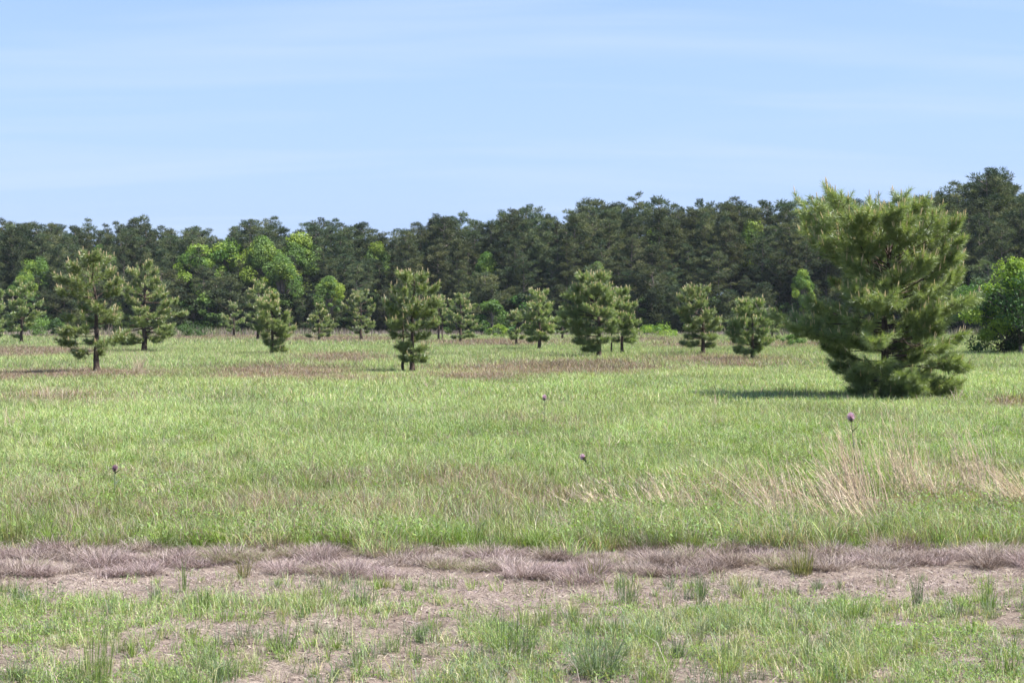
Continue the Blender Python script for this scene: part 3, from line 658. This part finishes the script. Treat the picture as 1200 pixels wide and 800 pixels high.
young_pine(483, 436, 315, [(425, 472, 486), (411, 453, 514), (398, 453, 500), (385, 458, 510), (369, 447, 515), (353, 446, 520), (340, 456, 520), (325, 465, 506)],
    'tall pine with an open lower trunk left of the picture centre', 36, 11, 1.7, split=True, trunk_px=6.5, candles=.6, extra_trunks=((472, 372),))
young_pine(514, 399, 343, [(380, 505, 525), (362, 500, 527), (348, 506, 522)], 'slim pine on two thin bare trunks right of the tall centre left pine', 18, 12, 3.8, trunk_px=3, extra_trunks=((518, 360),))
young_pine(540, 401, 342, [(396, 526, 556), (382, 521, 563), (362, 517, 562), (347, 527, 551)], 'dark rounded pine next to the slim two trunked one', 30, 13, 3.7, trunk_px=4, hue=.9)
young_pine(632, 410, 337, [(400, 617, 640), (385, 610, 652), (372, 606, 658), (356, 610, 650), (344, 622, 641)], 'pine just right of the picture centre with a reddish trunk foot', 36, 14, 2.8, trunk_px=4.5)
young_pine(605, 405, 362, [(398, 597, 612), (382, 594, 616), (370, 597, 613)], 'small pine on the left side of the centre one', 16, 15, 3.4, trunk_px=3)
young_pine(659, 398, 358, [(390, 650, 668), (376, 648, 672), (365, 653, 666)], 'small pine behind the centre one on its right', 16, 16, 3.8, trunk_px=3)
young_pine(702, 418, 317, [(412, 686, 704), (401, 664, 712), (385, 663, 722), (369, 659, 728), (350, 661, 726), (334, 664, 722), (322, 676, 716)],
    'broad rounded pine right of centre, left one of the touching pair', 56, 17, 2.2, trunk_px=6, candles=.6)
young_pine(729, 414, 333, [(401, 712, 747), (388, 708, 753), (372, 708, 753), (353, 710, 746), (339, 714, 739)], 'narrower pine right of centre, right one of the touching pair', 34, 18, 2.5, trunk_px=4, extra_trunks=((717, 380),))
young_pine(824, 415, 331, [(406, 804, 830), (395, 798, 850), (382, 797, 853), (369, 796, 845), (353, 788, 834), (340, 801, 832)], 'pine with a side spike, left of two between centre and the big pine', 36, 19, 2.3, trunk_px=5.5, candles=.6)
young_pine(882, 421, 346, [(413, 858, 884), (405, 857, 902), (392, 851, 908), (375, 857, 908), (362, 856, 899), (353, 860, 894)], 'low wide pine beside the big one, right of two between centre and the big pine', 36, 20, 2.1, trunk_px=5, candles=.6)
young_pine(905, 402, 360, [(396, 898, 914), (382, 893, 918), (368, 898, 913)], 'small far pine half behind the left boughs of the big one', 16, 21, 3.8, trunk_px=3)

# ---------------------------------------------------------------- broadleaf trees and shrubs
def broad(name, H, Rr, zb, seed, cols, leaf=.16, nl=26, per=230, trunk=True, mat=None):
    """returns (trunk mesh builder, crown mesh builder)"""
    rs = R(seed); tb = MB(); cb = MB()
    tube(tb, np.stack([rs.normal(0, .03, 7) * H * .1, rs.normal(0, .03, 7) * H * .1, np.linspace(-.1, H * .8, 7)], 1), np.linspace(.022 * H, .004 * H, 7), 7, BRANCHC)
    for i in range(nl):
        f = rs.uniform(0, 1) ** .8; z = zb + (H - zb) * f; rad = Rr * math.sin(math.pi * (.18 + .80 * f) ** .9) ** .7 * rs.uniform(.45, 1.1); a = i * 2.4 + rs.normal(0, .3)
        c = np.array([math.cos(a) * rad, math.sin(a) * rad, z - .12 * H * f]); lr = Rr * rs.uniform(.14, .44)
        b = np.array([0, 0, max(z * .5, .1)]); tube(tb, bez(b, b * .5 + c * .5 + [0, 0, .1 * H], c, 5), np.linspace(.008 * H, .002 * H, 5), 4, BRANCHC)
        d = unit(rs.normal(size=(per, 3))); q = rs.uniform(.35, 1.1, (per, 1)) ** .6; P = c + d * q * lr * np.array([1, 1, .7])
        n = unit(d + rs.normal(0, .8, (per, 3)) + np.array([0, 0, .5])); t1 = unit(np.cross(n, rs.normal(size=(per, 3)))); t2 = np.cross(n, t1)
        L = leaf * rs.uniform(.6, 1.3, (per, 1)); V = np.stack([P - t1 * L * .5, P + t2 * L * .3, P + t1 * L * .5, P - t2 * L * .3], 1)
        k = np.arange(per)[:, None] * 4; tone = np.array(cols)[rs.randint(0, len(cols))]
        cb.add(V.reshape(-1, 3), np.concatenate([k + [0, 1, 2], k + [0, 2, 3]]), np.repeat(tone * rs.uniform(.75, 1.25, (per, 1)), 4, axis=0))
    return tb, cb
def plant(name, label, cat, group, X, Y, tb, cb, mat):
    r = empty(name, (X, Y, float(gz(X, Y))), label, cat, group); tb.build('trunk', M_barkf, r, smooth=True); cb.build('crown', mat, r); return r
YG = [(.21, .29, .04), (.16, .24, .035), (.26, .34, .05)]; MG = [(.06, .12, .03), (.075, .14, .03), (.05, .10, .03)]; BG = [(.10, .18, .038), (.13, .215, .048), (.08, .145, .032)]; DG = [(.04, .06, .025), (.05, .075, .03), (.035, .05, .02)]
Yr = 82.0
plant('broadleaf_shrub', 'tall yellow green leafy shrub at the right edge of the photo', 'shrub', None, X_at(1196, Yr), Yr, *broad('s', (415 - 296) * Yr / FPX, 2.5, .9, 5, YG + MG[:1], .14, 46, 420), M_broad)
plant('broadleaf_shrub', 'dark low shrub under the yellow green one at the right edge', 'shrub', None, X_at(1176, 84), 83.5, *broad('s', 3.6, 1.9, .2, 6, DG + MG, .13, 34, 380), M_broad)
plant('broadleaf_shrub', 'dark shrub cut off by the right edge behind the yellow green one', 'shrub', None, X_at(1226, 86), 86.5, *broad('s', 4.6, 2.2, .2, 7, DG, .13, 34, 380), M_broad)
plant('broadleaf_shrub', 'fresh green leafy bush at the wood edge between dark rounded and centre pines', 'shrub', None, X_at(577, 190), 190, *broad('s', 4.6, 2.1, .2, 8, BG, .25, 26, 200), M_broad)
plant('broadleaf_shrub', 'small pale green bush in front of the fresh green leafy one', 'shrub', None, X_at(584, 165), 165, *broad('s', 1.5, 1.0, .1, 9, YG, .14, 14, 130), M_broad)
plant('low_bush', 'small bright green bush on the ground left of the big pine', 'shrub', None, X_at(929, 110), 110, *broad('s', .9, .75, .05, 10, BG, .09, 14, 160), M_broad)
plant('low_bush', 'low green bush behind the small pine of the left edge', 'shrub', None, X_at(48, 175), 175, *broad('s', 2.0, 2.6, .1, 11, BG, .16, 16, 160), M_broad)
plant('low_bush', 'dark bush behind the foot of the bare trunked pine on its left', 'shrub', None, X_at(66, 168), 168, *broad('s', 2.2, 1.0, .1, 12, MG, .16, 16, 160), M_broad)
plant('low_bush', 'low green bush behind the conical pine on its right', 'shrub', None, X_at(224, 175), 175, *broad('s', 1.5, 2.0, .1, 13, MG, .16, 16, 160), M_broad)
plant('low_bush', 'low green scrub between the touching pair and the pine with a side spike', 'shrub', None, X_at(772, 178), 178, *broad('s', 1.4, 2.4, .1, 14, BG + YG, .16, 18, 160), M_broad)

# dry brush and pale weeds along the foot of the wood
mb = MB(); rs = R(95); n = 26000
x = rs.uniform(-90, 90, n); y = 200 + rs.normal(0, 7, n); hb = fbm(x * .12, x * 0 + .5, 77, 3)
h = rs.uniform(.3, 1.1, n) * (.2 + 1.4 * hb); c = np.array([(.26, .20, .18), (.30, .25, .20), (.22, .16, .14), (.16, .20, .07), (.24, .25, .10)])[np.clip((rs.normal(0, 1.1, n) + hb * 6 - 1).astype(int), 0, 4)]
D = np.stack([rs.normal(0, .25, n), rs.normal(0, .25, n), np.ones(n)], 1)
needles(mb, np.stack([x, y, gz(x, y)], 1), D, h, rs.uniform(.05, .13, n), c * rs.uniform(.7, 1.2, (n, 1)), rs)
tag(mb.build('dry_brush', M_dry), 'grey and pinkish dry brush along the foot of the far wood', 'brush', kind='stuff')

# ---------------------------------------------------------------- the far wood
FA = np.array((.034, .058, .037)); FB = np.array((.128, .142, .070))
def forest_pine(seed, H, Rr, bare, dense=1.0):
    rs = R(seed); tb = MB(); cb = MB(); zb = H * bare
    m = 9; TP = np.stack([np.cumsum(rs.normal(0, .10, m)), np.cumsum(rs.normal(0, .10, m)), np.linspace(-.2, H * .97, m)], 1)
    tube(tb, TP, np.linspace(.19, .03, m), 7, BRANCHC)
    pk = rs.uniform(.45, .65)
    for i in range(int(34 * dense)):
        f = (i + rs.uniform(0, 1)) / (34 * dense); z = zb + (H - zb) * f
        env = Rr * np.interp(f, [0, .2, pk, .85, 1], [.45, .8, 1.0, .70, .22]); r = env * rs.uniform(.55, 1.08); a = i * 2.39996 + rs.normal(0, .3)
        e = np.array([math.cos(a) * r, math.sin(a) * r, min(z, H - .2)]); b = np.array([0, 0, max(z - r * (.25 + .5 * f), zb * .7)]); b[:2] = [np.interp(b[2], TP[:, 2], TP[:, 0]), np.interp(b[2], TP[:, 2], TP[:, 1])]
        e[:2] += b[:2]
        P = bez(b, b * .5 + e * .5 - [0, 0, .2], e, 5); tube(tb, P, np.linspace(.06, .015, 5), 4, BRANCHC)
        for k in range(3 if r > 1 else 2):
            t = [1.0, .68, .42][k]; c = b + (e - b) * t + rs.normal(0, .28, 3) * [1, 1, .5]; pr = rs.uniform(.45, .85) * (.8 + .4 * (1 - f))
            n = int(170 * pr); d = unit(rs.normal(size=(n, 3))); q = rs.uniform(.1, 1, (n, 1)) ** .5
            o = c + d * q * pr * np.array([1, 1, .55]); tone = rs.uniform(0, 1)
            D = d * [1, 1, .5] + rs.normal(0, .45, (n, 3)) + np.array([0, 0, .55])
            needles(cb, o, D, rs.uniform(.24, .46, n), rs.uniform(.055, .11, n), (FA + (FB - FA) * (tone ** 1.5 * .85 + .2 * rs.uniform(0, 1, (n, 1)))), rs)
    return tb, cb
def proto(tb, cb, name, mat, H):
    r = empty(name, (0, 0, 0), '-', 'tree'); t = tb.build('trunk', M_barkf, r, smooth=True); c = cb.build('crown', mat, r); r['_h'] = H; return r
SPEC = [(17, 2.7, .30), (17, 2.3, .38), (18, 3.0, .25), (16, 2.5, .2), (18, 2.2, .45), (17, 3.2, .33), (16, 2.0, .28), (19, 2.7, .4), (17, 2.9, .15), (17, 2.4, .5)]
protos = [proto(*forest_pine(200 + i, *sp), 'tall_pine', M_far, sp[0]) for i, sp in enumerate(SPEC)]
used = set()
SKY = [(-80, 262), (0, 262), (30, 260), (60, 264), (100, 262), (130, 267), (170, 258), (200, 268), (220, 263), (245, 272), (270, 267), (310, 257), (335, 268), (360, 264), (400, 257), (425, 262), (440, 268), (465, 274), (485, 264), (510, 258), (535, 250), (560, 262), (575, 250), (600, 245),
       (620, 244), (640, 252), (655, 258), (672, 242), (690, 234), (715, 240), (745, 233), (775, 234), (800, 240), (830, 236), (860, 231), (885, 240), (905, 230), (930, 240), (960, 236), (1000, 232), (1060, 236), (1085, 226), (1115, 222), (1140, 210), (1165, 204), (1185, 214), (1205, 224), (1280, 230)]
def skyline(px): return float(np.interp(px, [a for a, b in SKY], [b for a, b in SKY]))
def Dw(px): return float(np.interp(px, [-100, 600, 1300], [228, 216, 200]))
LAND = [(-10, 'the cut off pine'), (30, 'the small left pine'), (105, 'the bare trunked pine'), (172, 'the conical pine'), (274, 'the tiny far pine'), (312, 'the crooked crowned pine'), (374, 'the triangular pine'),
        (423, 'the round topped far pine'), (483, 'the tall mid pine'), (540, 'the dark rounded pine'), (577, 'the leafy green bush'), (632, 'the centre pine'), (700, 'the broad pine'), (735, 'the narrower paired pine'), (822, 'the spiked pine'),
        (882, 'the low wide pine'), (950, "the big left boughs"), (1037, "the big pine"), (1110, "the big right boughs"), (1190, 'the leafy shrub')]
def where(px):
    k = min(range(len(LAND)), key=lambda i: abs(LAND[i][0] - px)); d = px - LAND[k][0]
    side = 'straight behind' if abs(d) < 8 else ('behind and left of' if d < 0 else 'behind and right of')
    return side + ' ' + LAND[k][1]
def put(p, X, Y, H, w, rz, label, group):
    s = H / p['_h']; sc = (s * w, s * w, s)
    if p.name not in used:
        used.add(p.name); p.location = (X, Y, float(gz(X, Y))); p.rotation_euler = (0, 0, rz); p.scale = sc; tag(p, label, None, group); return p
    return dup(p, (X, Y, float(gz(X, Y))), rz, sc, label, group)
GREENS = [(118, 279, 18, 1.4, 0, 'bright green crown showing above the bare trunked pine'), (42, 293, 18, 1, 2, 'pale green crown low in the wood near the left edge'), (28, 312, 14, -1, 2, 'small green tree low at the wood edge near the left edge'),
        (232, 279, 26, 1.0, 1, 'light green crown above and right of the conical pine'), (268, 269, 28, 1.6, 2, 'light green crown at the skyline above the tiny far pine'), (308, 268, 24, 0, 0, 'deepest green round crown above the crooked crowned pine'),
        (350, 265, 30, 1.4, 1, 'widest light green crown, left of centre in the wood'), (330, 292, 22, -1, 0, 'green tree before the widest light green crown'), (386, 318, 17, -2, 0, 'vivid green tree low at the wood edge above the small triangular pine'),
        (442, 276, 14, 2.3, 1, 'light green crown peeping through above the round topped far pine'), (570, 288, 16, 1.4, 0, 'green crown among the pines above the leafy green bush'), (700, 300, 14, 0, 0, 'dull green crown above the broad rounded pine'),
        (768, 258, 10, 2.4, 1, 'light green crown near the skyline left of the pine with a side spike'), (882, 248, 11, 2.4, 1, 'light green crown near the skyline above the low wide pine'), (940, 310, 12, -1, 1, 'green tree low in the wood by the left boughs of the big pine'),
        (1130, 330, 16, -3, 0, 'green tree at the wood edge just right of the big pine')]
rs = R(404)
rowname = ['front wood pine', 'second row pine', 'mid wood pine', 'deep wood pine', 'skyline pine', 'rear skyline pine']
for r in range(6):
    step = 25 if r < 3 else 24
    for i, px in enumerate(np.arange(-55 + (r % 2) * 12, 1262, step)):
        px = px + rs.uniform(-8, 8); Y = Dw(px) + r * 5.0 + rs.uniform(-2, 2)
        top = skyline(px) + [48, 30, 17, 7, 1, -1][r] + rs.normal(0, [20, 15, 10, 5, 4, 5][r])
        top = max(top, skyline(px) - 5)
        for g in GREENS:
            if rs.uniform() < .92 and abs(px - g[0]) < g[2] + 6 and Y < Dw(g[0]) + g[3] * 5 + 1.5: top = max(top, g[1] + 26 + rs.uniform(0, 8))
        H = Z_at(top, Y); w = rs.uniform(.85, 1.2) * (17 / H) ** .3
        put(protos[rs.randint(0, len(protos))], X_at(px, Y), Y, H, w, rs.uniform(0, 6.28), rowname[r] + ' ' + where(px), 'pines of the far wood')
tag(put(protos[5], X_at(1152, 214), 214, Z_at(200, 214), 1.25, 1.0, 'tallest pine of the wood with a broad double crown, at the upper right', 'pines of the far wood'))

# lower storey at the edge of the wood
sp2 = [proto(*forest_pine(300 + i, 8, 2.3, .05, .8), 'short_pine', M_far, 8) for i in range(3)]
sp3 = [proto(*broad('u', 6, 2.4, .2, 320 + i, MG + DG, .32, 30, 170), 'understory_tree', M_far, 6) for i in range(3)]
for i, px in enumerate(np.arange(-40, 1250, 20)):
    px = px + rs.uniform(-9, 9); Y = Dw(px) - 3.5 + rs.uniform(-2, 3)
    if i % 5 < 3: put(sp2[rs.randint(0, 3)], X_at(px, Y), Y, rs.uniform(5, 9.5), 1.1, rs.uniform(0, 6.28), 'short dark pine ' + where(px), 'short pines at the wood edge')
    else: put(sp3[rs.randint(0, 3)], X_at(px, Y), Y, rs.uniform(3.2, 6.5), 1.2, rs.uniform(0, 6.28), 'dark leafy undergrowth ' + where(px), 'leafy undergrowth at the wood edge')
# bright green broadleaf crowns among the pines
bp = [proto(*broad('g', 12, 3.2, 3.5, 340 + i, BG + YG[:1 + i], .24, 46, 420), 'broadleaf_tree', M_broad, 12) for i in range(3)]
for px, top, wpx, dr, v, lab in GREENS:
    Y = Dw(px) + dr * 5 + 1.5; H = Z_at(top, Y); w = max(.62, 1.25 * (wpx * Y / FPX) / (3.6 * H / 12))
    put(bp[v], X_at(px, Y), Y, H, w, rs.uniform(0, 6.28), lab, 'bright broadleaf trees in the wood')
for o in list(C.objects):
    if '_h' in o: del o['_h']
    if o.parent is None and o.name.split('.')[0] in ('short_pine', 'tall_pine'): o['category'] = 'pine tree'
    if o.get('label') == '-': bpy.data.objects.remove(o)

# two or more trees with the same words are told apart by their order from the left
def settle_labels():
    by = {}
    for o in C.objects:
        if o.parent is None and 'category' in o and 'label' in o: by.setdefault(o['label'], []).append(o)
    num = {3: 'three', 4: 'four', 5: 'five', 6: 'six'}; ordn = ['first', 'second', 'third', 'fourth', 'fifth', 'sixth']
    for l, os_ in by.items():
        if len(os_) < 2: continue
        os_.sort(key=lambda o: o.location.x / o.location.y)
        for i, o in enumerate(os_):
            o['label'] = l + (', ' + ('left', 'right')[i] + ' of two' if len(os_) == 2 else ', ' + ordn[i] + ' of ' + num.get(len(os_), 'many') + ' from left')
settle_labels()

# the wood goes on behind as one mass
mb = MB(); rs = R(777)
for k in range(3200):
    x = rs.uniform(-125, 125); y = rs.uniform(256, 285); px = 600 + x / y * FPX; zt = Z_at(skyline(px) + 14, y); z = rs.uniform(.3, zt - 1) if k % 3 else rs.uniform(.3, 5); n = 60
    d = unit(rs.normal(size=(n, 3))); o = np.array([x, y, z]) + d * rs.uniform(.3, 1.0, (n, 1)) * [2.0, 1.5, 1.3]
    needles(mb, o, d + [0, 0, .3], rs.uniform(.6, 1.1, n), rs.uniform(.3, .5, n), FA * rs.uniform(.7, 1.2), rs)
tag(mb.build('deep_wood', M_far), 'dark mass of the wood that goes on behind its pines', 'wood', kind='stuff')
print('BUILT', len(scene.objects))

# faint air between here and the wood
hv = np.array([(a, b, c) for c in (-1.2, 24.0) for b in (-6.0, 300.0) for a in (-150.0, 150.0)])
hf = np.array([(0, 2, 3, 1), (4, 5, 7, 6), (0, 1, 5, 4), (2, 6, 7, 3), (0, 4, 6, 2), (1, 3, 7, 5)])
M_air = bpy.data.materials.new('air'); M_air.use_nodes = True; M_air.node_tree.nodes.clear()
pv = M_air.node_tree.nodes.new('ShaderNodeVolumePrincipled'); pv.inputs['Density'].default_value = HAZE; pv.inputs['Color'].default_value = (.80, .88, 1.0, 1)
ho = M_air.node_tree.nodes.new('ShaderNodeOutputMaterial'); M_air.node_tree.links.new(pv.outputs[0], ho.inputs['Volume'])
tag(mesh_obj('haze', hv, hf, M_air), 'faint bluish air in front of the far wood', 'haze', kind='stuff')

for o in C.objects:
    if 'label' in o and not 4 <= len(o['label'].split()) <= 16: print('LONG', o.name, o['label'])
